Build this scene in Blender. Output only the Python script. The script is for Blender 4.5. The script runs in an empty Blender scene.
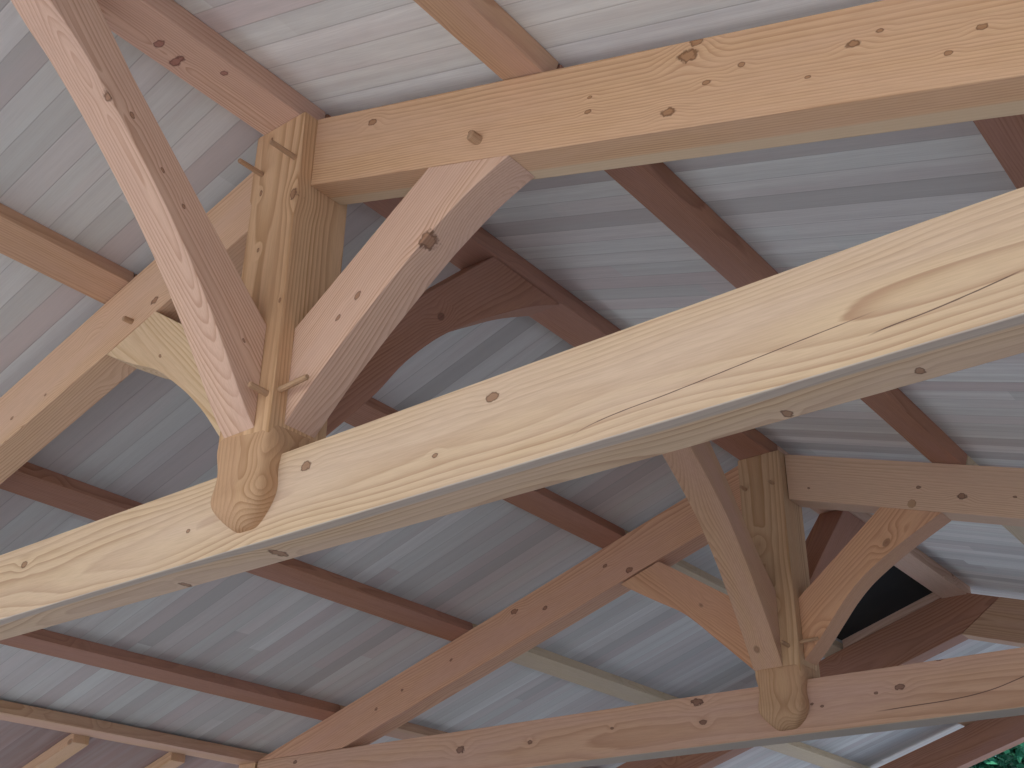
import bpy, bmesh, math, random
from mathutils import Vector, Matrix, noise
random.seed(7)
S = 2.0
XC = -1.25
T = math.tan(math.radians(17.985))
PI = math.pi
C = bpy.context.scene.collection

def W(x, y, z):                      # survey units (camera at the origin) to metres in the room
    return Vector((S*(x-XC), S*(y-1.0), S*z+1.6))

# ------------------------------------------------------------------ materials
class NB:
    def __init__(s, name):
        s.m = bpy.data.materials.new(name); s.m.use_nodes = True
        s.t = s.m.node_tree; s.t.nodes.clear()
        s.out = s.n('ShaderNodeOutputMaterial'); s.b = s.n('ShaderNodeBsdfPrincipled')
        s.t.links.new(s.b.outputs[0], s.out.inputs[0])
        s.b.inputs['Specular IOR Level'].default_value = 0.25
    def n(s, ty, **k):
        nd = s.t.nodes.new(ty)
        for a, v in k.items(): setattr(nd, a, v)
        return nd
    def put(s, sock, v):
        if v is None: return
        if isinstance(v, bpy.types.NodeSocket): s.t.links.new(v, sock)
        else: sock.default_value = v
    def math(s, op, a, b=None, c=None, clamp=False):
        nd = s.n('ShaderNodeMath', operation=op, use_clamp=clamp)
        for i, v in enumerate((a, b, c)): s.put(nd.inputs[i], v)
        return nd.outputs[0]
    def vmath(s, op, a, b=None, scale=None):
        nd = s.n('ShaderNodeVectorMath', operation=op)
        s.put(nd.inputs[0], a); s.put(nd.inputs[1], b)
        if scale is not None: s.put(nd.inputs['Scale'], scale)
        return nd.outputs['Value'] if op in ('LENGTH', 'DOT_PRODUCT', 'DISTANCE') else nd.outputs[0]
    def sep(s, v):
        nd = s.n('ShaderNodeSeparateXYZ'); s.put(nd.inputs[0], v); return nd.outputs
    def comb(s, x, y, z):
        nd = s.n('ShaderNodeCombineXYZ')
        for i, v in enumerate((x, y, z)): s.put(nd.inputs[i], v)
        return nd.outputs[0]
    def noise(s, v, scale, detail=2.0, rough=.5):
        nd = s.n('ShaderNodeTexNoise'); s.put(nd.inputs['Vector'], v)
        nd.inputs['Scale'].default_value = scale; nd.inputs['Detail'].default_value = detail
        nd.inputs['Roughness'].default_value = rough
        return nd.outputs[0]
    def ramp(s, f, stops, interp='LINEAR'):
        nd = s.n('ShaderNodeValToRGB'); nd.color_ramp.interpolation = interp
        e = nd.color_ramp.elements
        while len(e) < len(stops): e.new(.5)
        for i, (p, c) in enumerate(stops):
            e[i].position = p
            e[i].color = (c, c, c, 1) if isinstance(c, (int, float)) else (*c, 1)
        s.put(nd.inputs[0], f); return nd.outputs[0]
    def mix(s, f, a, b, mode='MIX'):
        nd = s.n('ShaderNodeMix', data_type='RGBA', blend_type=mode)
        s.put(nd.inputs[0], f)
        s.put(nd.inputs[6], a if isinstance(a, bpy.types.NodeSocket) else (*a, 1))
        s.put(nd.inputs[7], b if isinstance(b, bpy.types.NodeSocket) else (*b, 1))
        return nd.outputs[2]

def smooth01(nb, v, lo, hi):         # 1 below lo, 0 above hi
    nd = nb.n('ShaderNodeMapRange', interpolation_type='SMOOTHSTEP')
    nb.put(nd.inputs['Value'], v); nd.inputs['From Min'].default_value = lo; nd.inputs['From Max'].default_value = hi
    nd.inputs['To Min'].default_value = 1; nd.inputs['To Max'].default_value = 0
    return nd.outputs[0]

def wood(name, early, late, knotc, ring=.009, pith=(.16, .02), wob=.03, contrast=.6, tint=None,
         knots=(), cracks=(), generic=True, gk=.45, fixed=False, gray=None, tilt=0.0):
    """sawn timber: growth rings around a wandering pith, knots, drying checks. Local X runs along the grain."""
    nb = NB(name)
    tc = nb.n('ShaderNodeTexCoord').outputs['Object']
    if fixed: off = (0.0, 0.0, 0.0)
    else:
        oi = nb.n('ShaderNodeObjectInfo').outputs['Random']
        off = nb.comb(nb.math('MULTIPLY', oi, 37.0), 0.0, 0.0)
    p = nb.vmath('ADD', tc, off)
    x, y, z = nb.sep(p)[:3]
    lo = nb.comb(nb.math('MULTIPLY', x, .55), nb.math('MULTIPLY', y, 2.2), nb.math('MULTIPLY', z, 2.2))
    w1 = nb.math('SUBTRACT', nb.noise(lo, 1.3, 1.5), .5)
    lo2 = nb.vmath('ADD', lo, (7.3, 2.1, 5.5))
    w2 = nb.math('SUBTRACT', nb.noise(lo2, 1.6, 1.5), .5)
    # explicit knots (local coordinates), and scattered ones
    push = 0.0; kmask = 0.0; kring = 0.0
    def add(a, b): return nb.math('ADD', a, b) if not (isinstance(a, float) and a == 0.0) else b
    jit = nb.math('SUBTRACT', nb.noise(nb.vmath('MULTIPLY', tc, (60, 60, 60)), 1.0, 2), .5) if knots else None
    for (kx, ky, kz, kr) in knots:
        d = nb.vmath('LENGTH', nb.vmath('MULTIPLY', nb.vmath('SUBTRACT', tc, (kx, ky, kz)), (.62, .35, 1.0)))
        push = add(push, nb.math('MULTIPLY', smooth01(nb, d, 0, kr*4.5), kr*.9))
        d = nb.math('ADD', d, nb.math('MULTIPLY', jit, kr*1.3))
        kmask = add(kmask, smooth01(nb, d, kr*.75, kr*1.0))
        kring = add(kring, nb.math('MULTIPLY', smooth01(nb, nb.math('ABSOLUTE', nb.math('SUBTRACT', d, kr*.85)), 0, kr*.30), .85))
    if generic:
        vo = nb.n('ShaderNodeTexVoronoi', feature='F1'); vo.inputs['Scale'].default_value = 1.0
        vp = nb.comb(nb.math('MULTIPLY', x, 4.0), nb.math('MULTIPLY', y, 5.0), nb.math('MULTIPLY', z, 6.5))
        nb.put(vo.inputs['Vector'], vp)
        keep = nb.math('GREATER_THAN', nb.sep(vo.outputs['Color'])[0], gk)
        d = vo.outputs['Distance']
        push = add(push, nb.math('MULTIPLY', nb.math('MULTIPLY', smooth01(nb, d, 0, .5), keep), .022))
        kmask = add(kmask, nb.math('MULTIPLY', smooth01(nb, d, .04, .10), keep))
        kring = add(kring, nb.math('MULTIPLY', smooth01(nb, nb.math('ABSOLUTE', nb.math('SUBTRACT', d, .085)), 0, .035), nb.math('MULTIPLY', keep, .6)))
    yy = nb.math('ADD', nb.math('SUBTRACT', y, pith[0]), nb.math('MULTIPLY', w1, wob*2))
    if tilt: yy = nb.math('ADD', yy, nb.math('MULTIPLY', x, tilt))
    zz = nb.math('ADD', nb.math('SUBTRACT', z, pith[1]), nb.math('MULTIPLY', w2, wob*3))
    r = nb.math('SQRT', nb.math('ADD', nb.math('MULTIPLY', yy, yy), nb.math('MULTIPLY', zz, zz)))
    r = nb.math('ADD', r, push) if not isinstance(push, float) else r
    ph = nb.math('ADD', nb.math('DIVIDE', r, ring), nb.math('MULTIPLY', nb.noise(nb.comb(nb.math('MULTIPLY', x, 3), nb.math('MULTIPLY', y, 30), nb.math('MULTIPLY', z, 30)), 1, 2), .5))
    # vary ring strength
    fr = nb.math('FRACT', ph)
    band = nb.ramp(fr, [(0, 0), (.45, .18), (.78, .75), (.9, 1), (1, 0)])
    var = nb.noise(nb.comb(nb.math('FLOOR', ph), .5, .5), 2.7, 0)
    band = nb.math('MULTIPLY', band, nb.math('ADD', nb.math('MULTIPLY', var, .9), .35))
    band = nb.math('MULTIPLY', band, contrast*1.7, clamp=True)
    col = nb.mix(band, early, late)
    broad = nb.noise(nb.comb(nb.math('MULTIPLY', x, .8), nb.math('MULTIPLY', y, 6), nb.math('MULTIPLY', z, 6)), 1.2, 2)
    if tint: col = nb.mix(nb.ramp(broad, [(.38, 0), (.68, .75)]), col, tint)
    fine = nb.noise(nb.comb(nb.math('MULTIPLY', x, 12), nb.math('MULTIPLY', y, 260), nb.math('MULTIPLY', z, 260)), 1, 2)
    col = nb.mix(nb.ramp(fine, [(.35, .16), (.6, 0)]), col, (late[0]*.7, late[1]*.7, late[2]*.7))
    if gray:                          # sapwood strip along the underside: (z below, y from, y to, colour, amount)
        z1_, ya, yb_, gc, ga = gray
        yj = nb.math('ADD', y, nb.math('MULTIPLY', w2, .03))
        gm = nb.math('MULTIPLY', nb.math('LESS_THAN', z, z1_), nb.math('MULTIPLY', smooth01(nb, yj, yb_-.006, yb_+.006), smooth01(nb, nb.math('MULTIPLY', yj, -1.0), -ya-.006, -ya+.006)))
        col = nb.mix(nb.math('MULTIPLY', gm, ga), col, gc)
    if not isinstance(kmask, float):
        col = nb.mix(nb.math('MULTIPLY', kmask, .72, clamp=True), col, knotc)
        col = nb.mix(nb.math('MULTIPLY', kring, .75, clamp=True), col, (knotc[0]*.35, knotc[1]*.3, knotc[2]*.3))
    for (pts, wd) in cracks:          # drying checks on the near face
        nd = nb.n('ShaderNodeFloatCurve'); cv = nd.mapping.curves[0]
        x0, x1 = pts[0][0], pts[-1][0]; z0 = min(q[1] for q in pts)-.01; z1 = max(q[1] for q in pts)+.01
        tx = [((a-x0)/(x1-x0), (b-z0)/(z1-z0)) for a, b in pts]
        while len(cv.points) < len(tx): cv.points.new(.5, .5)
        for i, (a, b) in enumerate(tx): cv.points[i].location = (a, b)
        nd.mapping.update()
        xr, yr, zr = nb.sep(tc)[:3]
        tt = nb.math('DIVIDE', nb.math('SUBTRACT', xr, x0), x1-x0)
        nb.put(nd.inputs['Value'], tt)
        zc = nb.math('ADD', nb.math('MULTIPLY', nd.outputs[0], z1-z0), z0)
        dd = nb.math('ABSOLUTE', nb.math('SUBTRACT', zr, nb.math('ADD', zc, nb.math('MULTIPLY', nb.math('SUBTRACT', fine, .5), .0012))))
        taper = nb.ramp(tt, [(0, 0), (.12, 1), (.88, 1), (1, 0)])
        m = nb.math('MULTIPLY', smooth01(nb, dd, wd*.5, wd), taper)
        m = nb.math('MULTIPLY', m, nb.math('LESS_THAN', yr, 0.0))
        m = nb.math('MULTIPLY', m, nb.math('MULTIPLY', nb.math('GREATER_THAN', tt, 0.0), nb.math('LESS_THAN', tt, 1.0)))
        col = nb.mix(nb.math('MULTIPLY', m, .85), col, (.10, .05, .04))
    nb.put(nb.b.inputs['Base Color'], col)
    nb.b.inputs['Roughness'].default_value = .72
    bp_ = nb.n('ShaderNodeBump'); bp_.inputs['Strength'].default_value = .18; bp_.inputs['Distance'].default_value = .002
    nb.put(bp_.inputs['Height'], nb.math('ADD', band, nb.math('MULTIPLY', fine, .6)))
    nb.t.links.new(bp_.outputs[0], nb.b.inputs['Normal'])
    return nb.m

def deck_mat(name, wd, seed, g=1.0):
    nb = NB(name)
    tc = nb.n('ShaderNodeTexCoord').outputs['Object']
    x, y, z = nb.sep(tc)[:3]
    yb = nb.math('ADD', nb.math('DIVIDE', y, wd), seed)
    idx = nb.math('FLOOR', yb); fr = nb.math('FRACT', yb)
    wn = nb.n('ShaderNodeTexWhiteNoise', noise_dimensions='1D'); nb.put(wn.inputs['W'], idx)
    v = wn.outputs['Value']; vc = nb.sep(wn.outputs['Color'])
    # butt joints part-way along each board
    xb = nb.math('ADD', nb.math('DIVIDE', x, 4.2), nb.math('MULTIPLY', v, 7.0))
    wn2 = nb.n('ShaderNodeTexWhiteNoise', noise_dimensions='2D')
    nb.put(wn2.inputs['Vector'], nb.comb(idx, nb.math('FLOOR', xb), 0.0))
    v2 = wn2.outputs['Value']; c2 = nb.sep(wn2.outputs['Color'])
    base = nb.ramp(v2, [(p_, tuple(q_*(g if isinstance(g, float) else g[k_]) for k_, q_ in enumerate(c_))) for p_, c_ in [(0, (.47, .45, .43)), (.3, (.58, .585, .555)), (.55, (.66, .665, .635)), (.8, (.55, .49, .47)), (1, (.71, .72, .69))]])
    st = nb.noise(nb.comb(nb.math('MULTIPLY', x, .7), nb.math('MULTIPLY', y, 24), nb.math('MULTIPLY', idx, 3.1)), 1.0, 3)
    col = nb.mix(nb.ramp(st, [(.34, .26), (.64, 0)]), base, (.40, .365, .35))
    st2 = nb.noise(nb.comb(nb.math('MULTIPLY', x, 1.1), nb.math('MULTIPLY', y, 7), nb.math('ADD', nb.math('MULTIPLY', idx, 1.7), 40)), 1.0, 2)
    col = nb.mix(nb.ramp(st2, [(.5, 0), (.75, .35)]), col, (.60, .49, .48))
    fine = nb.noise(nb.comb(nb.math('MULTIPLY', x, 9), nb.math('MULTIPLY', y, 220), 1.0), 1, 2)
    col = nb.mix(nb.ramp(fine, [(.35, .14), (.6, 0)]), col, (.36, .34, .32))
    seam = smooth01(nb, nb.math('MINIMUM', fr, nb.math('SUBTRACT', 1.0, fr)), .008, .03)
    col = nb.mix(nb.math('MULTIPLY', seam, .35), col, (.22, .19, .18))
    vo = nb.n('ShaderNodeTexVoronoi'); vo.inputs['Scale'].default_value = 1
    nb.put(vo.inputs['Vector'], nb.comb(nb.math('MULTIPLY', x, 1.6), nb.math('MULTIPLY', y, 1.9), 0.0))
    kd = nb.math('MULTIPLY', smooth01(nb, vo.outputs['Distance'], .008, .017), nb.math('GREATER_THAN', nb.sep(vo.outputs['Color'])[1], .6))
    col = nb.mix(nb.math('MULTIPLY', kd, .75), col, (.12, .08, .06))
    nb.put(nb.b.inputs['Base Color'], col); nb.b.inputs['Roughness'].default_value = .8
    bp_ = nb.n('ShaderNodeBump'); bp_.inputs['Strength'].default_value = .3; bp_.inputs['Distance'].default_value = .003
    nb.put(bp_.inputs['Height'], nb.math('SUBTRACT', 1.0, seam)); nb.t.links.new(bp_.outputs[0], nb.b.inputs['Normal'])
    return nb.m

def plain(name, a, b, scale, rough=.9, detail=4):
    nb = NB(name); tc = nb.n('ShaderNodeTexCoord').outputs['Object']
    col = nb.mix(nb.ramp(nb.noise(tc, scale, detail), [(.35, 0), (.65, 1)]), a, b)
    nb.put(nb.b.inputs['Base Color'], col); nb.b.inputs['Roughness'].default_value = rough
    return nb.m

# ------------------------------------------------------------------ objects
def tag(o, label=None, cat=None, group=None, kind=None):
    if label: o['label'] = label
    if cat: o['category'] = cat
    if group: o['group'] = group
    if kind: o['kind'] = kind
    return o

def link_mesh(name, bm, mat, mw, parent=None, bev=.004, smooth=False):
    bmesh.ops.recalc_face_normals(bm, faces=bm.faces)
    if bev:
        es = [e for e in bm.edges if len(e.link_faces) == 2 and e.calc_face_angle(0) > .5]
        bmesh.ops.bevel(bm, geom=es, offset=bev, segments=2, profile=.6, affect='EDGES', clamp_overlap=True)
    me = bpy.data.meshes.new(name); bm.to_mesh(me); bm.free()
    me.materials.append(mat)
    if smooth:
        for f in me.polygons: f.use_smooth = True
    o = bpy.data.objects.new(name, me); C.objects.link(o)
    if parent:
        o.parent = parent; o.matrix_parent_inverse = Matrix(); 
        o.matrix_local = parent_mw[parent.name].inverted() @ mw
    else: o.matrix_world = mw
    parent_mw[o.name] = mw
    return o
parent_mw = {}

def frame(org, xd, zd):
    X = Vector(xd).normalized(); Z = Vector(zd); Z = (Z - X*Z.dot(X)).normalized(); Y = Z.cross(X)
    M = Matrix((X, Y, Z)).transposed().to_4x4(); M.translation = org
    return M

def prism(name, pts, ext, xd, zd, mat, parent=None, bev=.004, org=None):
    """solid from a planar outline (metres) swept by ext; own axes lie along the grain"""
    ext = Vector(ext); pts = [Vector(p) for p in pts]
    if org is None: org = (Vector([min(q[i] for q in pts) for i in range(3)])+Vector([max(q[i] for q in pts) for i in range(3)]))/2 + ext/2
    M = frame(org, xd, zd); Mi = M.inverted()
    bm = bmesh.new()
    a = [bm.verts.new(Mi @ p) for p in pts]; b = [bm.verts.new(Mi @ (p+ext)) for p in pts]
    bm.faces.new(a); bm.faces.new(b[::-1])
    n = len(pts)
    for i in range(n): bm.faces.new((a[i], b[i], b[(i+1) % n], a[(i+1) % n]))
    return link_mesh(name, bm, mat, M, parent, bev)

def xz(name, prof, y0, y1, ang, mat, parent=None, bev=.004):     # outline in the truss plane
    pts = [W(x, y0, z) for x, z in prof]
    return prism(name, pts, (0, S*(y1-y0), 0), (math.cos(ang), 0, math.sin(ang)), (-math.sin(ang), 0, math.cos(ang)), mat, parent, bev)

def yz(name, prof, x0, x1, ang, mat, parent=None, bev=.004):     # outline in the ridge plane
    pts = [W(x0, y, z) for y, z in prof]
    return prism(name, pts, (S*(x1-x0), 0, 0), (0, math.cos(ang), math.sin(ang)), (0, -math.sin(ang), math.cos(ang)), mat, parent, bev)

def along_y(name, sec, y0, y1, zd, mat, parent=None, bev=.004):  # section (x,z) swept along the ridge direction
    pts = [W(x, y0, z) for x, z in sec]
    return prism(name, pts, (0, S*(y1-y0), 0), (0, 1, 0), zd, mat, parent, bev)

def peg(p, d, ln, r, parent, mat, taper=.85):
    d = Vector(d).normalized(); M = frame(p, d, (0, 0, 1) if abs(d.z) < .9 else (1, 0, 0))
    bm = bmesh.new()
    n = 8; rings = []
    for (t, k) in ((-.03, 1), (ln-.004, taper), (ln, taper*.8)):
        rings.append([bm.verts.new((t, r*k*math.cos(2*PI*i/n), r*k*math.sin(2*PI*i/n))) for i in range(n)])
    bm.faces.new(rings[0]); bm.faces.new(rings[-1][::-1])
    for q in range(2):
        for i in range(n): bm.faces.new((rings[q][i], rings[q+1][i], rings[q+1][(i+1) % n], rings[q][(i+1) % n]))
    return link_mesh('peg', bm, mat, M, parent, 0)

# wood kinds
PINE_E, PINE_L = (.68, .50, .318), (.46, .285, .17)
FIR_E, FIR_L = (.66, .435, .25), (.47, .26, .125)
PINK_E, PINK_L = (.70, .475, .345), (.48, .275, .175)
RED_E, RED_L = (.44, .22, .135), (.27, .12, .07)
KN = (.26, .12, .06)
# knots of the near tie beam, in its own axes (origin = centre of the timber)
def tie_loc(x, z, face=-1): return (S*(x-XC), 0, S*(z-.6171))
tk = []
for (x, z, r) in ((-.813, .653, .013), (-1.138, .644, .013), (-1.38, .603, .006), (-1.816, .638, .012), (-.902, .598, .006), (-1.03, .698, .004)):
    a = tie_loc(x, z); tk.append((a[0], -.0735, a[2], r))
for (x, y, r) in ((-1.228, 1.045, .012), (-1.45, 1.06, .009), (-.461, 1.06, .007), (-.315, 1.05, .006)):
    tk.append((S*(x-XC), S*(y-1.0368), -.132, r))
m_tie1 = wood('pine_near_tie', PINE_E, PINE_L, KN, ring=.0135, pith=(.045, -.02), wob=.05, contrast=.72, tint=(.66, .49, .36),
              knots=tk, generic=False, fixed=True, gray=(-.129, -.2, -.040, (.45, .42, .39), .62),
              cracks=[([tie_loc(x, z)[::2] for x, z in ((-.70, .565), (-.657, .576), (-.561, .583), (-.444, .593), (-.33, .602))], .0016),
                      ([tie_loc(x, z)[::2] for x, z in ((-.345, .577), (-.325, .580), (-.286, .583), (-.243, .588), (-.19, .596))], .002)])
m_fir = wood('fir_golden', FIR_E, FIR_L, KN, ring=.0065, pith=(.22, .06), wob=.03, contrast=.55, tint=(.64, .41, .27), gk=.5, gray=(-.10, .02, .2, (.62, .50, .34), .7))
m_post = wood('fir_post', (.58, .39, .235), (.37, .21, .10), KN, ring=.010, pith=(.13, .03), wob=.025, contrast=.7, tint=(.55, .33, .18), gk=.66)
m_pink = wood('fir_pink', PINK_E, PINK_L, KN, ring=.008, pith=(.12, -.03), wob=.035, contrast=.6, tint=(.60, .40, .31), gk=.55)
m_strut = wood('pine_curved_strut', (.70, .52, .33), (.52, .34, .17), KN, ring=.012, pith=(.02, .0), wob=.06, contrast=.65, tint=(.66, .47, .30), gk=.8)
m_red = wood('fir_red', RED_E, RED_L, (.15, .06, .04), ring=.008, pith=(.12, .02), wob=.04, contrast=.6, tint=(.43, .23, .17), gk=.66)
m_tan2 = wood('fir_light_tan', (.68, .47, .32), (.50, .30, .19), KN, ring=.006, pith=(.25, .06), wob=.02, contrast=.5, tint=(.62, .42, .29), gk=.7)
m_tan = wood('fir_tan', (.58, .37, .225), (.40, .22, .12), KN, ring=.008, pith=(.1, .03), wob=.03, contrast=.6, tint=(.55, .34, .25), gk=.66)
m_pale = wood('pine_pale', (.62, .50, .34), (.45, .33, .20), KN, ring=.009, pith=(.1, .02), wob=.03, contrast=.45, tint=(.56, .45, .33), gk=.75)
m_tie2 = wood('fir_far_tie', (.62, .385, .25), (.44, .24, .14), (.2, .08, .045), ring=.010, pith=(.15, -.05), wob=.03, contrast=.5, tint=(.58, .37, .29), gk=.45, gray=(-.122, -.2, .2, (.40, .40, .33), .6),
              fixed=True, cracks=[([(x, z) for x, z in ((.55, -.055), (.7, -.05), (.9, -.045), (1.05, -.02), (1.2, .02))], .0022)])
m_carved = wood('fir_carved_end', (.57, .36, .20), (.36, .19, .09), KN, ring=.010, pith=(.02, .02), wob=.03, contrast=.75, tint=(.52, .31, .18), gk=.5)
m_orange = wood('fir_orange', (.66, .38, .22), (.46, .22, .11), (.2, .08, .045), ring=.009, pith=(.12, .04), wob=.03, contrast=.6, tint=(.60, .34, .22), gk=.5)
m_peg = wood('oak_peg', (.46, .29, .17), (.32, .18, .1), KN, ring=.004, pith=(.03, 0), contrast=.4, generic=False)
m_dark = plain('charcoal_panel', (.028, .026, .024), (.022, .021, .02), 3)
m_deckL = deck_mat('roof_boards_left', .098, 11.3, .97)
m_eave = deck_mat('eave_boards', .098, 3.1, (.50, .34, .31))
m_deckR = deck_mat('roof_boards_right_lit', .098, 47.7, 1.27)  # same boards as the left, the right slope's extra light painted in as paler colour

# ------------------------------------------------------------------ roof deck (the ceiling seen from below)
Y0, Y3 = -.95, 5.95
def deck(sign, name, mat, dmax, dmin=0.0):
    cd = 1.331
    xa, xb = XC+sign*dmin, XC+sign*dmax
    th = .02
    pts = [W(xa, Y0, cd-T*dmin), W(xb, Y0, cd-T*dmax), W(xb, Y0, cd-T*dmax+th), W(xa, Y0, cd-T*dmin+th)]
    o = prism(name, pts, (0, S*(Y3-Y0), 0), (sign*1, 0, -T), (sign*T, 0, 1), mat, bev=0)
    return tag(o, kind='structure')
deck(-1, 'ceiling', m_deckL, 1.90)
deck(-1, 'ceiling.002', m_eave, 2.72, 1.90)
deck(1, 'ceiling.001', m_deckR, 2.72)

# ------------------------------------------------------------------ ridge, purlins, plate
YB = [Y0+.03, 1.03, 2.69, 4.19, 5.70]   # bay boundaries
RN = {0: ('the near bay, over the long brace toward the viewer', m_red), 1: ('the bay between the two king posts', m_red),
      2: ('the bay just behind the far king post', m_pink), 3: ('the last bay before the open far gable', m_pale)}
ridge_sec = [(-1.294, 1.275), (-1.207, 1.275), (-1.207, 1.3165), (XC, 1.330), (-1.294, 1.3165)]
ridge_lab = ['pinkish ridge beam running to the near king post from the top left',
             'reddish ridge beam between the near and far king posts',
             'pale pink ridge beam behind the far king post, beside the dark panel']
for k in range(3):
    o = along_y('ridge_beam', ridge_sec, YB[k]+.002, YB[k+1]-.002, (0, 0, 1), [m_pink, m_red, m_pink][k])
    tag(o, ridge_lab[k], 'beam', 'ridge beams under the roof peak', 'thing')
    if k == 0: RB0 = o
def purlin(sign, d0, d1, k, mat, label, c0=1.296):
    def at(d, c): return (XC+sign*d, c-T*d)
    nx, nz = sign*math.sin(math.atan(T)), math.cos(math.atan(T))
    h = .0328
    a = at(d0, c0); b = at(d1, c0)
    sec = [a, b, (b[0]+nx*h, b[1]+nz*h), (a[0]+nx*h, a[1]+nz*h)]
    o = along_y('purlin', sec, YB[k]+.002, YB[k+1]-.002, (nx, 0, nz), mat)
    return tag(o, label, 'purlin', 'purlins on the %s roof slope' % ('left' if sign < 0 else 'right'), 'thing')
purlin(-1, .434, .503, 0, m_tan, 'tan purlin entering at the left edge and ending on the near left rafter')
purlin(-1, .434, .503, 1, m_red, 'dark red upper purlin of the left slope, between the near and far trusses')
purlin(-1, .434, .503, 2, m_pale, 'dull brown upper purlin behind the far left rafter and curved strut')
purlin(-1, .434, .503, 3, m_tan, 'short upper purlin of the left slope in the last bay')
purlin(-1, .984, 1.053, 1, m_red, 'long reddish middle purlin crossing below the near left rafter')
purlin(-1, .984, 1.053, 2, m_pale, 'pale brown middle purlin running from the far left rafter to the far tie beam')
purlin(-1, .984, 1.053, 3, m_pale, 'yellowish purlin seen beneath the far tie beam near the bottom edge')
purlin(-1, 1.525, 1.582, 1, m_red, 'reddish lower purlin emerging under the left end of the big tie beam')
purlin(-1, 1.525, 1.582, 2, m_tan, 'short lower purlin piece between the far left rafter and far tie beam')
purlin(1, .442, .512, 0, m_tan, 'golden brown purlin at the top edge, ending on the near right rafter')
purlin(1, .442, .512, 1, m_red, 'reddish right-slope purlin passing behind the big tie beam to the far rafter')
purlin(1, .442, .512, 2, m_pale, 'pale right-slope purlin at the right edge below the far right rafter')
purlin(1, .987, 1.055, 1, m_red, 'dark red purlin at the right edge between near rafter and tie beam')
# wall plate
plate = along_y('wall_plate', [(-3.12, .683), (-3.12, .716), (-3.215, .688), (-3.215, .683)], .96, 2.78, (0, 0, 1), m_tan)
tag(plate, 'brown wall plate with pale underside along the eave, bottom left', 'beam', None, 'thing')

# ------------------------------------------------------------------ rafters
def rafter(sign, d0, d1, y0, y1, ct, cb, mat, label):
    # d measured from the ridge line; plumb cut at the post, level seat at the tie
    p = [(d0, ct-T*d0), (d0, cb-T*d0), (d1-(ct-cb)*0, cb-T*d1), (d1, ct-T*d1)]
    prof = [(XC+sign*d, z) for d, z in p]
    ang = -sign*math.atan(T)
    o = xz('rafter', prof, y0, y1, ang, mat)
    return tag(o, label, 'rafter', 'rafters of the roof trusses', 'thing')
def long_rafter(y0, y1, ct, cb, mat, label):      # left one runs past the ridge, the right one butts under it
    e = .15
    prof = [(XC, cb), (XC-1.93, cb-T*1.93), (XC-1.93, ct-T*1.93), (XC, ct), (XC+e, ct-T*e)]
    o = xz('rafter', prof, y0, y1, math.atan(T), mat)
    return tag(o, label, 'rafter', 'rafters of the roof trusses', 'thing')
def butt_rafter(y0, y1, ct, cb, mat, label):
    e = .15
    prof = [(XC+.002, cb), (XC+1.93, cb-T*1.93), (XC+1.93, ct-T*1.93), (XC+e+.002, ct-T*e)]
    o = xz('rafter', prof, y0, y1, -math.atan(T), mat)
    return tag(o, label, 'rafter', 'rafters of the roof trusses', 'thing')
def rafter_on_tie(sign, d0, y0, y1, ct, cb, zt, mat, label):
    ds = (cb-zt)/T; de = (ct-zt)/T
    p = [(d0, ct-T*d0), (d0, cb-T*d0), (ds, zt+.0005), (de, zt+.0005)]
    prof = [(XC+sign*d, z) for d, z in p]
    o = xz('rafter', prof, y0, y1, -sign*math.atan(T), mat)
    return tag(o, label, 'rafter', 'rafters of the roof trusses', 'thing')
L1 = rafter_on_tie(-1, .052, 1.013, 1.081, 1.2935, 1.164, .675, m_fir, 'pale left rafter of the near truss, running down to the left edge')
R1 = rafter_on_tie(1, .057, 1.0, 1.068, 1.2945, 1.161, .675, m_fir, 'golden right rafter of the near truss, crossing the top to the right')
L2 = rafter_on_tie(-1, .052, 2.66, 2.73, 1.2945, 1.168, .6865, m_orange, 'reddish left rafter of the far truss, descending to the bottom edge')
R2 = rafter_on_tie(1, .072, 2.66, 2.73, 1.2945, 1.169, .6865, m_tan2, 'level-looking tan right rafter of the far truss with round knot')
L3 = long_rafter(4.13, 4.21, 1.2945, 1.14, m_red, 'dark red-brown left rafter behind the far king post, below the dark panel')
butt_rafter(4.13, 4.21, 1.2945, 1.14, m_tan, 'brown right rafter at the right edge, meeting the pale ridge beam')
rafter(-1, .001, 1.93, 5.62, 5.70, 1.2945, 1.14, m_red, 'brown gable rafter above the green trees, bottom right corner')

# ------------------------------------------------------------------ tie beams
def tie(y0, y1, z0, z1, mat, label, camber=False):
    h = 1.868
    top = [(XC+h, z1), (XC-h, z1)]
    if camber: top = [(XC+h, z1)] + [(x, z1+c) for x, c in ((.2, -.0005), (-.15, .0078), (-.3, .0092), (-.6, .0078), (-.95, .005), (-1.4, .0015), (-1.85, -.0005))] + [(XC-h, z1)]
    o = xz('tie_beam', [(XC-h, z0), (XC+h, z0)] + top, y0, y1, 0, mat)
    return tag(o, label, 'beam', None, 'thing')
tie1 = tie(1.0, 1.0735, .551, .674, m_tie1, 'large pale yellow tie beam with wavy grain crossing the whole picture', True)
tie2 = tie(2.66, 2.735, .560, .686, m_tie2, 'reddish tie beam of the far truss along the bottom right')

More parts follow.
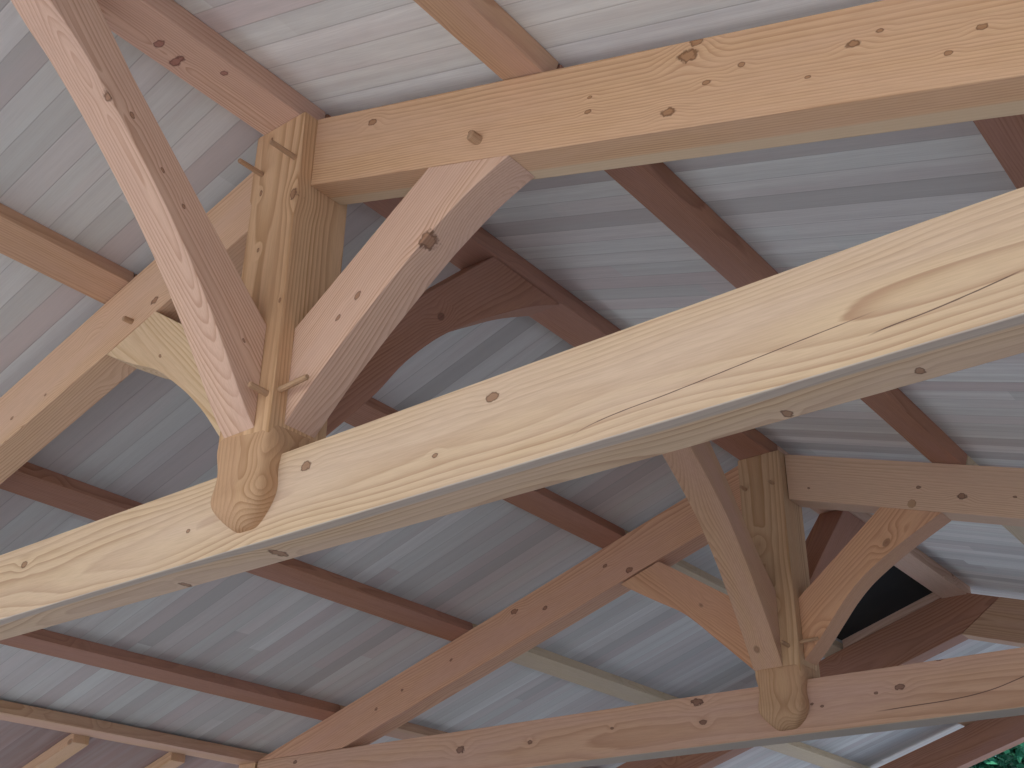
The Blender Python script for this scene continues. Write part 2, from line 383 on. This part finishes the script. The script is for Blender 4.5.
# ------------------------------------------------------------------ king posts with carved feet
def king_post(yf, x0, x1, ztop, label, head, mt):
    yb = yf+.11
    prof = [(x0, .700), (x1, .700), (x1, ztop), (x0-head, ztop), (x0-head, 1.149), (x0, 1.135)]
    o = xz('king_post', [(a, b) for a, b in prof], yf, yb, PI/2, m_post, bev=.007)
    tag(o, label, 'post', 'king posts of the trusses', 'thing')
    # carved foot straddling the tie: stacked rounded squares
    lv = [(.7225, .0, .0), (.716, .0015, .001), (.700, .005, .004), (.680, .001, .004), (.660, -.003, .003), (.640, .0, .005), (.624, .002, .007), (.610, -.003, .005), (.598, -.010, .001), (.586, -.021, -.007), (.577, -.031, -.015), (.573, -.038, -.022)]
    cx, cy = (x0+x1)/2, (yf+yb)/2; hx, hy = (x1-x0)/2, (yb-yf)/2
    org = W(cx, cy, .66); M = frame(org, (0, 0, 1), (1, 0, 0)); Mi = M.inverted()
    bm = bmesh.new(); rings = []
    N = 32
    for (z, dx, dy) in lv:
        ring = []
        for i in range(N):
            t = 2*PI*(i+.5)/N; c, s = math.cos(t), math.sin(t)
            e = .24 if z > .6 else .4
            ax = (hx+dx)*math.copysign(abs(c)**e, c); ay = (hy+dy)*math.copysign(abs(s)**e, s)
            q = W(cx+ax, cy+ay, z)
            n = (noise.noise(q*11)*.010 + noise.noise(q*30)*.003) if z < .722 else 0
            q += Vector((c, s, 0))*n
            ring.append(bm.verts.new(Mi @ q))
        rings.append(ring)
    bm.faces.new(rings[0]); bm.faces.new(rings[-1][::-1])
    for a, b in zip(rings, rings[1:]):
        for i in range(N): bm.faces.new((a[i], a[(i+1) % N], b[(i+1) % N], b[i]))
    f = link_mesh('carved_foot', bm, m_carved, M, o, 0, True)
    sub = f.modifiers.new('s', 'SUBSURF'); sub.levels = 1; sub.render_levels = 2
    f['label'] = 'carved rounded lower end hanging past the tie beam'
    return o
kp1 = king_post(.973, -1.302, -1.193, 1.2755, 'near king post with carved rounded foot over the big tie beam', .006, m_post)
kp2 = king_post(2.633, -1.300, -1.180, 1.2755, 'far king post standing on the far tie beam, lower right', .0, m_post)

# ------------------------------------------------------------------ curved struts in the truss planes
def arc(pts, n=5):                   # gentle Catmull-Rom through the measured points
    P = [pts[0]]+list(pts)+[pts[-1]]; out = []
    for i in range(1, len(P)-2):
        for j in range(n):
            t = j/n; a, b, c, d = P[i-1], P[i], P[i+1], P[i+2]
            out.append(tuple(.5*((2*b[q])+(-a[q]+c[q])*t+(2*a[q]-5*b[q]+4*c[q]-d[q])*t*t+(-a[q]+3*b[q]-3*c[q]+d[q])*t**3) for q in (0, 1)))
    return out+[pts[-1]]
def strut(sign, face, under, top, y0, y1, mat, label):
    prof = [(face+sign*d, z) for d, z in arc(under)] + [(face+sign*d, z) for d, z in top]
    ang = math.atan2(.9, 1.0)
    o = xz('curved_strut', prof, y0, y1, ang if sign > 0 else PI-ang, mat, bev=.0025)
    return tag(o, label, 'strut', 'curved struts from king posts to rafters', 'thing')
sr1 = strut(1, -1.193, [(0, .723), (.0385, .762), (.077, .798), (.15, .858), (.225, .915), (.27, .947), (.335, .985), (.400, 1.0125)],
            [(.254, 1.0595), (.0, .880)], 1.0, 1.060, m_pink, 'pinkish curved strut right of the near king post, under the right rafter')
sl1 = strut(-1, -1.302, [(0, .690), (.030, .726), (.057, .758), (.096, .803), (.127, .834), (.158, .862), (.221, .912), (.26, .937), (.32, .965), (.408, 1.012)],
            [(.279, 1.0560), (.0, .870)], 1.013, 1.081, m_strut, 'pale yellow curved strut under the near left rafter with swirling grain')
sr2 = strut(1, -1.180, [(0, .732), (.043, .775), (.09, .829), (.13, .873), (.18, .915), (.268, .968), (.378, 1.0233)],
            [(.235, 1.0698), (.0, .885)], 2.66, 2.728, m_orange, 'reddish curved strut right of the far king post beside the dark panel')
sl2 = strut(-1, -1.300, [(0, .712), (.028, .739), (.116, .823), (.165, .870), (.22, .914), (.333, .979), (.395, 1.0177)],
            [(.270, 1.0583), (.0, .880)], 2.66, 2.728, m_orange, 'orange curved strut left of the far king post under its left rafter')

# ------------------------------------------------------------------ ridge braces
def ridge_brace(yface, sign, under, top, x0, x1, mat, label):
    prof = [(yface+sign*d, z) for d, z in arc(under)] + [(yface+sign*d, z) for d, z in top]
    ang = math.atan2(1.0, 1.0)
    o = yz('ridge_brace', prof, x0, x1, ang if sign > 0 else PI-ang, mat, bev=.004)
    return tag(o, label, 'brace', 'curved braces from king posts to the ridge', 'thing')
und_n = [(0, .716), (.025, .746), (.074, .820), (.114, .877), (.167, .944), (.229, 1.013), (.313, 1.096), (.382, 1.156), (.429, 1.190), (.53, 1.2745)]
und_f = [(0, .716), (.044, .790), (.101, .874), (.157, .950), (.23, 1.032), (.313, 1.100), (.38, 1.148), (.435, 1.186), (.54, 1.2745)]
rb1n = ridge_brace(.973, -1, und_n, [(.405, 1.2745), (.36, 1.234), (.29, 1.157), (.0, .884)], -1.289, -1.224, m_pink,
                   'long pinkish brace from the near king post up to the top left')
und_r = [(0, .728), (.053, .787), (.116, .861), (.178, .944), (.26, 1.030), (.352, 1.104), (.44, 1.165), (.50, 1.205), (.556, 1.238), (.625, 1.2745)]
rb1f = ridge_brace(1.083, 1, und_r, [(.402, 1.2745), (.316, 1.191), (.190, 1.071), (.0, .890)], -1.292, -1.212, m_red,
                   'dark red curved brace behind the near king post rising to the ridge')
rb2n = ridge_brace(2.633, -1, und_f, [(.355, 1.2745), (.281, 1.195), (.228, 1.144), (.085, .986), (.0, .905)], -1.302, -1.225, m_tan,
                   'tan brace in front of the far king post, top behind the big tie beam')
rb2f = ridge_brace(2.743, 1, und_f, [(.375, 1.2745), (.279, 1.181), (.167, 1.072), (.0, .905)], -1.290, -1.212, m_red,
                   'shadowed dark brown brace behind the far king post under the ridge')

# ------------------------------------------------------------------ pegs (parts of the timber they lock)
V = Vector
for (kp, yf, dz) in ((kp1, .973, 0), (kp2, 2.633, .0)):
    near = kp is kp1
    peg(W(-1.283, yf, 1.188), (-.05, -1, .03), .095 if near else .05, .0095, kp, m_peg)
    peg(W(-1.205, yf, 1.186), (-.05, -1, .03), .100 if near else .04, .0095, kp, m_peg)
    peg(W(-1.206, yf, .765), (-.1, -1, .12), .062, .011, kp, m_peg)
    peg(W(-1.200, yf+.013, .772), (1, -.06, .02), .135, .010, kp, m_peg)
peg(W(-1.648, 1.013, 1.058), (-.1, -1, .0), .035, .012, L1, m_peg)
peg(W(-.848, 1.0, 1.064), (-.3, -1, .25), .030, .016, R1, m_peg, 1)
peg(W(-.868, 2.66, 1.060), (0, -1, 0), .004, .022, R2, m_peg, 1)

# ------------------------------------------------------------------ timbers whose knots are placed one by one
def refit(o, knots, name, early, late, knotc=KN, **k):
    Mi = parent_mw[o.name].inverted(); loc = []
    for (x, y, z, rr) in knots:
        q = Mi @ W(x, y, z); loc.append((q.x, q.y, q.z, rr))
    o.data.materials[0] = wood(name, early, late, knotc, knots=loc, **k)
refit(R1, [(-.514, 1, 1.032, .018), (-.502, 1, 1.047, .012), (-.547, 1, .96, .013), (-.492, 1, .978, .008), (-.368, 1, .919, .005), (-.282, 1, .938, .006), (-.313, 1, .936, .010), (-.863, 1, 1.086, .006), (-1.064, 1, 1.205, .012), (-.446, 1, .98, .007), (-.181, 1, .884, .008), (-.218, 1, .87, .006), (-.663, 1, 1.02, .007), (-.66, 1, 1.043, .005)],
      'fir_near_right_rafter', (.67, .43, .25), (.46, .25, .125), (.30, .14, .06), ring=.0062, pith=(.25, .09), wob=.016, contrast=.6, tint=(.64, .41, .27), generic=False, gray=(-.11, .02, .2, (.62, .50, .34), .7))
refit(L1, [(-1.589, 1.013, 1.081, .012), (-1.994, 1.013, .968, .007), (-1.891, 1.013, .986, .005)],
      'fir_near_left_rafter', (.68, .45, .28), (.47, .26, .14), ring=.0065, pith=(.2, .08), wob=.022, contrast=.6, tint=(.66, .44, .31), gk=.7)
refit(sr1, [(-.939, 1, .937, .017), (-1.065, 1, .89, .010), (-1.101, 1, .866, .007), (-.967, 1, .887, .008)],
      'fir_near_strut', PINK_E, PINK_L, ring=.0085, pith=(.06, -.05), wob=.035, contrast=.75, tint=(.62, .41, .31), generic=False)
refit(rb1n, [(-1.222, .651, 1.1, .012), (-1.222, .694, 1.093, .007), (-1.222, .757, 1.036, .006), (-1.222, .8, .999, .006), (-1.222, .935, .841, .005), (-1.222, .715, 1.134, .004)],
      'fir_near_brace', PINK_E, PINK_L, ring=.0095, pith=(-.02, -.10), wob=.04, contrast=.75, tint=(.62, .41, .31), generic=False)
refit(kp1, [(-1.2, .973, 1.113, .014), (-1.27, .973, 1.253, .007), (-1.28, .973, 1.15, .007), (-1.201, .973, .919, .005), (-1.268, .973, 1.035, .006)],
      'fir_near_post', (.70, .46, .27), (.43, .24, .11), ring=.011, pith=(.11, .03), wob=.03, contrast=.85, tint=(.56, .34, .19), generic=False)
refit(sl1, [(-1.545, 1.013, .955, .006)],
      'pine_swirl_strut', (.70, .52, .33), (.49, .31, .155), ring=.012, pith=(.01, -.02), wob=.05, contrast=.8, tint=(.66, .47, .30), generic=False)
refit(R2, [(-.75, 2.66, 1.051, .014), (-.846, 2.66, 1.097, .008), (-.635, 2.66, 1.022, .006), (-1.121, 2.66, 1.162, .005)],
      'fir_far_right_rafter', (.68, .47, .32), (.50, .30, .19), (.16, .07, .04), ring=.006, pith=(.25, .06), wob=.02, contrast=.5, tint=(.62, .42, .29), generic=False)
refit(L2, [(-1.665, 2.66, 1.052, .015), (-2.063, 2.66, 1.004, .016), (-1.951, 2.66, .996, .011), (-2.299, 2.66, .898, .008), (-2.596, 2.66, .79, .008), (-2.491, 2.66, .834, .008), (-1.744, 2.66, 1.08, .009)],
      'fir_far_left_rafter', (.66, .39, .24), (.46, .22, .12), (.2, .08, .045), ring=.009, pith=(.12, .04), wob=.03, contrast=.6, tint=(.60, .35, .25), generic=False)
refit(tie2, [(-1.479, 2.66, .67, .020), (-1.465, 2.66, .619, .012), (-.862, 2.66, .69, .014), (-.958, 2.66, .638, .014), (-1.015, 2.66, .632, .007), (-1.149, 2.66, .619, .007), (-1.173, 2.66, .627, .006), (-2.003, 2.66, .628, .011), (-2.253, 2.66, .633, .020), (-2.939, 2.66, .666, .012), (-1.735, 2.66, .635, .007)],
      'fir_far_tie_knotty', (.62, .385, .25), (.44, .24, .14), (.14, .06, .04), ring=.010, pith=(.15, -.05), wob=.03, contrast=.5, tint=(.58, .37, .29), generic=False, gray=(-.122, -.2, .2, (.40, .40, .33), .6),
      cracks=[([(x, z) for x, z in ((.45, -.065), (.62, -.06), (.8, -.055), (.95, -.04), (1.08, -.01), (1.2, .03))], .003)])
refit(RB0, [(-1.259, .734, 1.275, .008), (-1.266, .773, 1.275, .010), (-1.229, .835, 1.275, .006)],
      'fir_near_ridge', PINK_E, PINK_L, (.28, .10, .08), ring=.008, pith=(.04, -.08), wob=.03, contrast=.7, tint=(.60, .38, .30), generic=False)
# ------------------------------------------------------------------ dark panel under the deck
d0, d1 = .050, .430
cp = 1.3295
o = prism('ceiling_panel', [W(XC-d0, 3.745, cp-T*d0), W(XC-d1, 3.745, cp-T*d1), W(XC-d1, 3.745, cp-T*d1-.004), W(XC-d0, 3.745, cp-T*d0-.004)],
          (0, S*.384, 0), (0, 1, 0), (-T, 0, 1), m_dark, bev=0)
tag(o, 'dark charcoal panel on the ceiling beside the ridge, lower right', 'panel', None, 'thing')

xz('blocking', [(XC-.048, 1.2955-T*.048), (XC-.428, 1.2955-T*.428), (XC-.428, 1.330-T*.428), (XC-.048, 1.330-T*.048)], 4.13, 4.155, math.atan(T), m_pink, L3, .002)
# ------------------------------------------------------------------ eave: rafter tails and a post
def tail(y0, y1, label):
    ct, cb = 1.330, 1.298
    prof = [(-3.216, ct-T*1.966), (-3.216, cb-T*1.966), (-3.93, cb-T*2.68), (-3.93, ct-T*2.68)]
    o = xz('rafter_tail', prof, y0, y1, math.atan(T), m_fir)
    tag(o, label, 'rafter', 'rafter tails under the left eave', 'thing')
tail(2.035, 2.09, 'pale rafter tail outside the wall plate, left one in bottom corner')
tail(2.39, 2.445, 'pale rafter tail outside the wall plate, nearer to the far truss')
def post(x0, x1, y0, y1, ztop, label):
    o = xz('eave_post', [(x0, -.8), (x1, -.8), (x1, ztop), (x0, ztop)], y0, y1, PI/2, m_fir)
    return tag(o, label, 'post', None, 'thing')
post(-3.205, -3.125, 2.655, 2.74, .6825, 'timber post carrying the far end of the wall plate')

# ------------------------------------------------------------------ ground
bm = bmesh.new(); s = 60
for v in ((-s, -s, 0), (s, -s, 0), (s, s, 0), (-s, s, 0)): bm.verts.new(v)
bm.faces.new(bm.verts)
g = link_mesh('ground', bm, plain('gray_gravel', (.40, .40, .40), (.31, .31, .32), 2.5), Matrix.Translation((0, 0, -.02)), None, 0)
tag(g, kind='structure')
bm = bmesh.new(); bmesh.ops.create_cube(bm, size=1)
g = link_mesh('floor', bm, plain('packed_earth', (.205, .18, .16), (.15, .13, .115), 1.2), Matrix.Translation((0, 4.0, -.045)) @ Matrix.Diagonal((8, 12, .09, 1)), None, 0)
tag(g, kind='structure')
bm = bmesh.new(); bmesh.ops.create_cube(bm, size=1)
g = link_mesh('ground.001', bm, plain('pale_concrete', (.60, .58, .57), (.52, .51, .50), 1.2), Matrix.Translation((-3.5, -8.0, -.05)) @ Matrix.Diagonal((17, 11.9, .09, 1)), None, 0)
tag(g, kind='structure')

bm = bmesh.new(); bmesh.ops.create_cube(bm, size=1)
g = link_mesh('bounce_ground_far', bm, plain('far_bounce_slab', (.80, .80, .80), (.72, .72, .72), 1.2), Matrix.Translation((0, 14.0, -.05)) @ Matrix.Diagonal((26, 7.9, .09, 1)), None, 0)  # unseen pale slab, added to bounce light up into the far bays
tag(g, kind='structure')
# ------------------------------------------------------------------ trees beyond the open gable
m_bark = plain('bark', (.12, .09, .06), (.20, .16, .11), 12)
def leafmat(name, a, b):
    nb = NB(name); oi = nb.n('ShaderNodeTexCoord').outputs['Object']
    col = nb.mix(nb.ramp(nb.noise(oi, 3.0, 3), [(.4, 0), (.6, 1)]), a, b)
    nb.put(nb.b.inputs['Base Color'], col); nb.b.inputs['Roughness'].default_value = .35
    nb.b.inputs['Transmission Weight'].default_value = 0
    return nb.m
m_leaf = leafmat('leaf_green', (.02, .12, .07), (.06, .26, .15))
def tree(x, y, h, rad, label, seed):
    rnd = random.Random(seed)
    M = Matrix.Translation((x, y, 0))
    bm = bmesh.new(); n = 10; rings = []
    for k in range(7):
        t = k/6; r = .22*(1-.75*t); zz = t*h*.8
        rings.append([bm.verts.new((r*math.cos(2*PI*i/n)+.12*math.sin(3*t), r*math.sin(2*PI*i/n)+.1*t, zz)) for i in range(n)])
    for a, b in zip(rings, rings[1:]):
        for i in range(n): bm.faces.new((a[i], a[(i+1) % n], b[(i+1) % n], b[i]))
    bm.faces.new(rings[0][::-1]); bm.faces.new(rings[-1])
    root = bpy.data.objects.new('tree', None); C.objects.link(root); root.matrix_world = M; parent_mw['tree'] = M; parent_mw[root.name] = M
    tag(root, label, 'tree', None, 'thing')
    link_mesh('trunk', bm, m_bark, M, root, 0)
    bm = bmesh.new()
    cl = [(Vector((rnd.gauss(0, .5), rnd.gauss(0, .5), rnd.uniform(-.75, 1.0)))) for _ in range(150)]
    for c in cl:
        c = Vector((c.x*rad, c.y*rad, h*.60+c.z*h*.36))
        for _ in range(150):
            p = c + Vector((rnd.gauss(0, .38), rnd.gauss(0, .38), rnd.gauss(0, .32)))
            a = Vector((rnd.gauss(0, 1), rnd.gauss(0, 1), rnd.gauss(0, .6))).normalized()
            b = a.cross(Vector((rnd.gauss(0, 1), rnd.gauss(0, 1), rnd.gauss(0, 1)))).normalized()
            l = rnd.uniform(.10, .19)
            vs = [bm.verts.new(p+q) for q in (a*l, b*l*.45, -a*l*.8, -b*l*.45)]
            bm.faces.new(vs)
    me = bpy.data.meshes.new('foliage'); bm.to_mesh(me); bm.free(); me.materials.append(m_leaf)
    f = bpy.data.objects.new('foliage', me); C.objects.link(f); f.parent = root
tree(-3.4, 21.0, 10.5, 3.0, 'green leafy tree outside the gable at the bottom right corner', 3)

# ------------------------------------------------------------------ light and camera
w = bpy.data.worlds.new('World'); bpy.context.scene.world = w; w.use_nodes = True
nt = w.node_tree; nt.nodes.clear()
sky = nt.nodes.new('ShaderNodeTexSky'); sky.sky_type = 'NISHITA'; sky.sun_disc = False
sky.sun_elevation = math.radians(48); sky.sun_rotation = math.radians(215)
bg = nt.nodes.new('ShaderNodeBackground'); bg.inputs[1].default_value = .35
ou = nt.nodes.new('ShaderNodeOutputWorld')
nt.links.new(sky.outputs[0], bg.inputs[0]); nt.links.new(bg.outputs[0], ou.inputs[0])
sun = bpy.data.lights.new('sun', 'SUN'); sun.energy = 5.0; sun.angle = math.radians(.6); sun.color = (1, .95, .88)
so = bpy.data.objects.new('sun', sun); C.objects.link(so)
az = math.radians(0)
SD = Vector((-.56, -.70, .85)).normalized()   # towards the sun
so.rotation_euler = SD.to_track_quat('Z', 'Y').to_euler(); so.location = SD*30

R = [[0.7910640232011662, 0.611633154506016, 0.01107228547209127], [-0.274515952917882, 0.3711076691284314, -0.8870851647429121], [-0.5466797076809625, 0.6987016403461439, 0.4614729840270976]]
cam = bpy.data.cameras.new('camera'); co = bpy.data.objects.new('camera', cam); C.objects.link(co)
M = Matrix((Vector(R[0]), -Vector(R[1]), -Vector(R[2]))).transposed().to_4x4(); M.translation = W(0, 0, 0)
co.matrix_world = M
cam.sensor_width = 36; cam.sensor_fit = 'HORIZONTAL'; cam.lens = 1185.1886/1024*36; cam.clip_start = .05
sc = bpy.context.scene; sc.camera = co
sc.view_settings.view_transform = 'Standard'; sc.view_settings.look = 'None'
sc.view_settings.exposure = .15; sc.view_settings.gamma = 1; sc.view_settings.use_curve_mapping = False
sc.cycles.use_denoising = True
sc.cycles.max_bounces = 8; sc.cycles.diffuse_bounces = 5
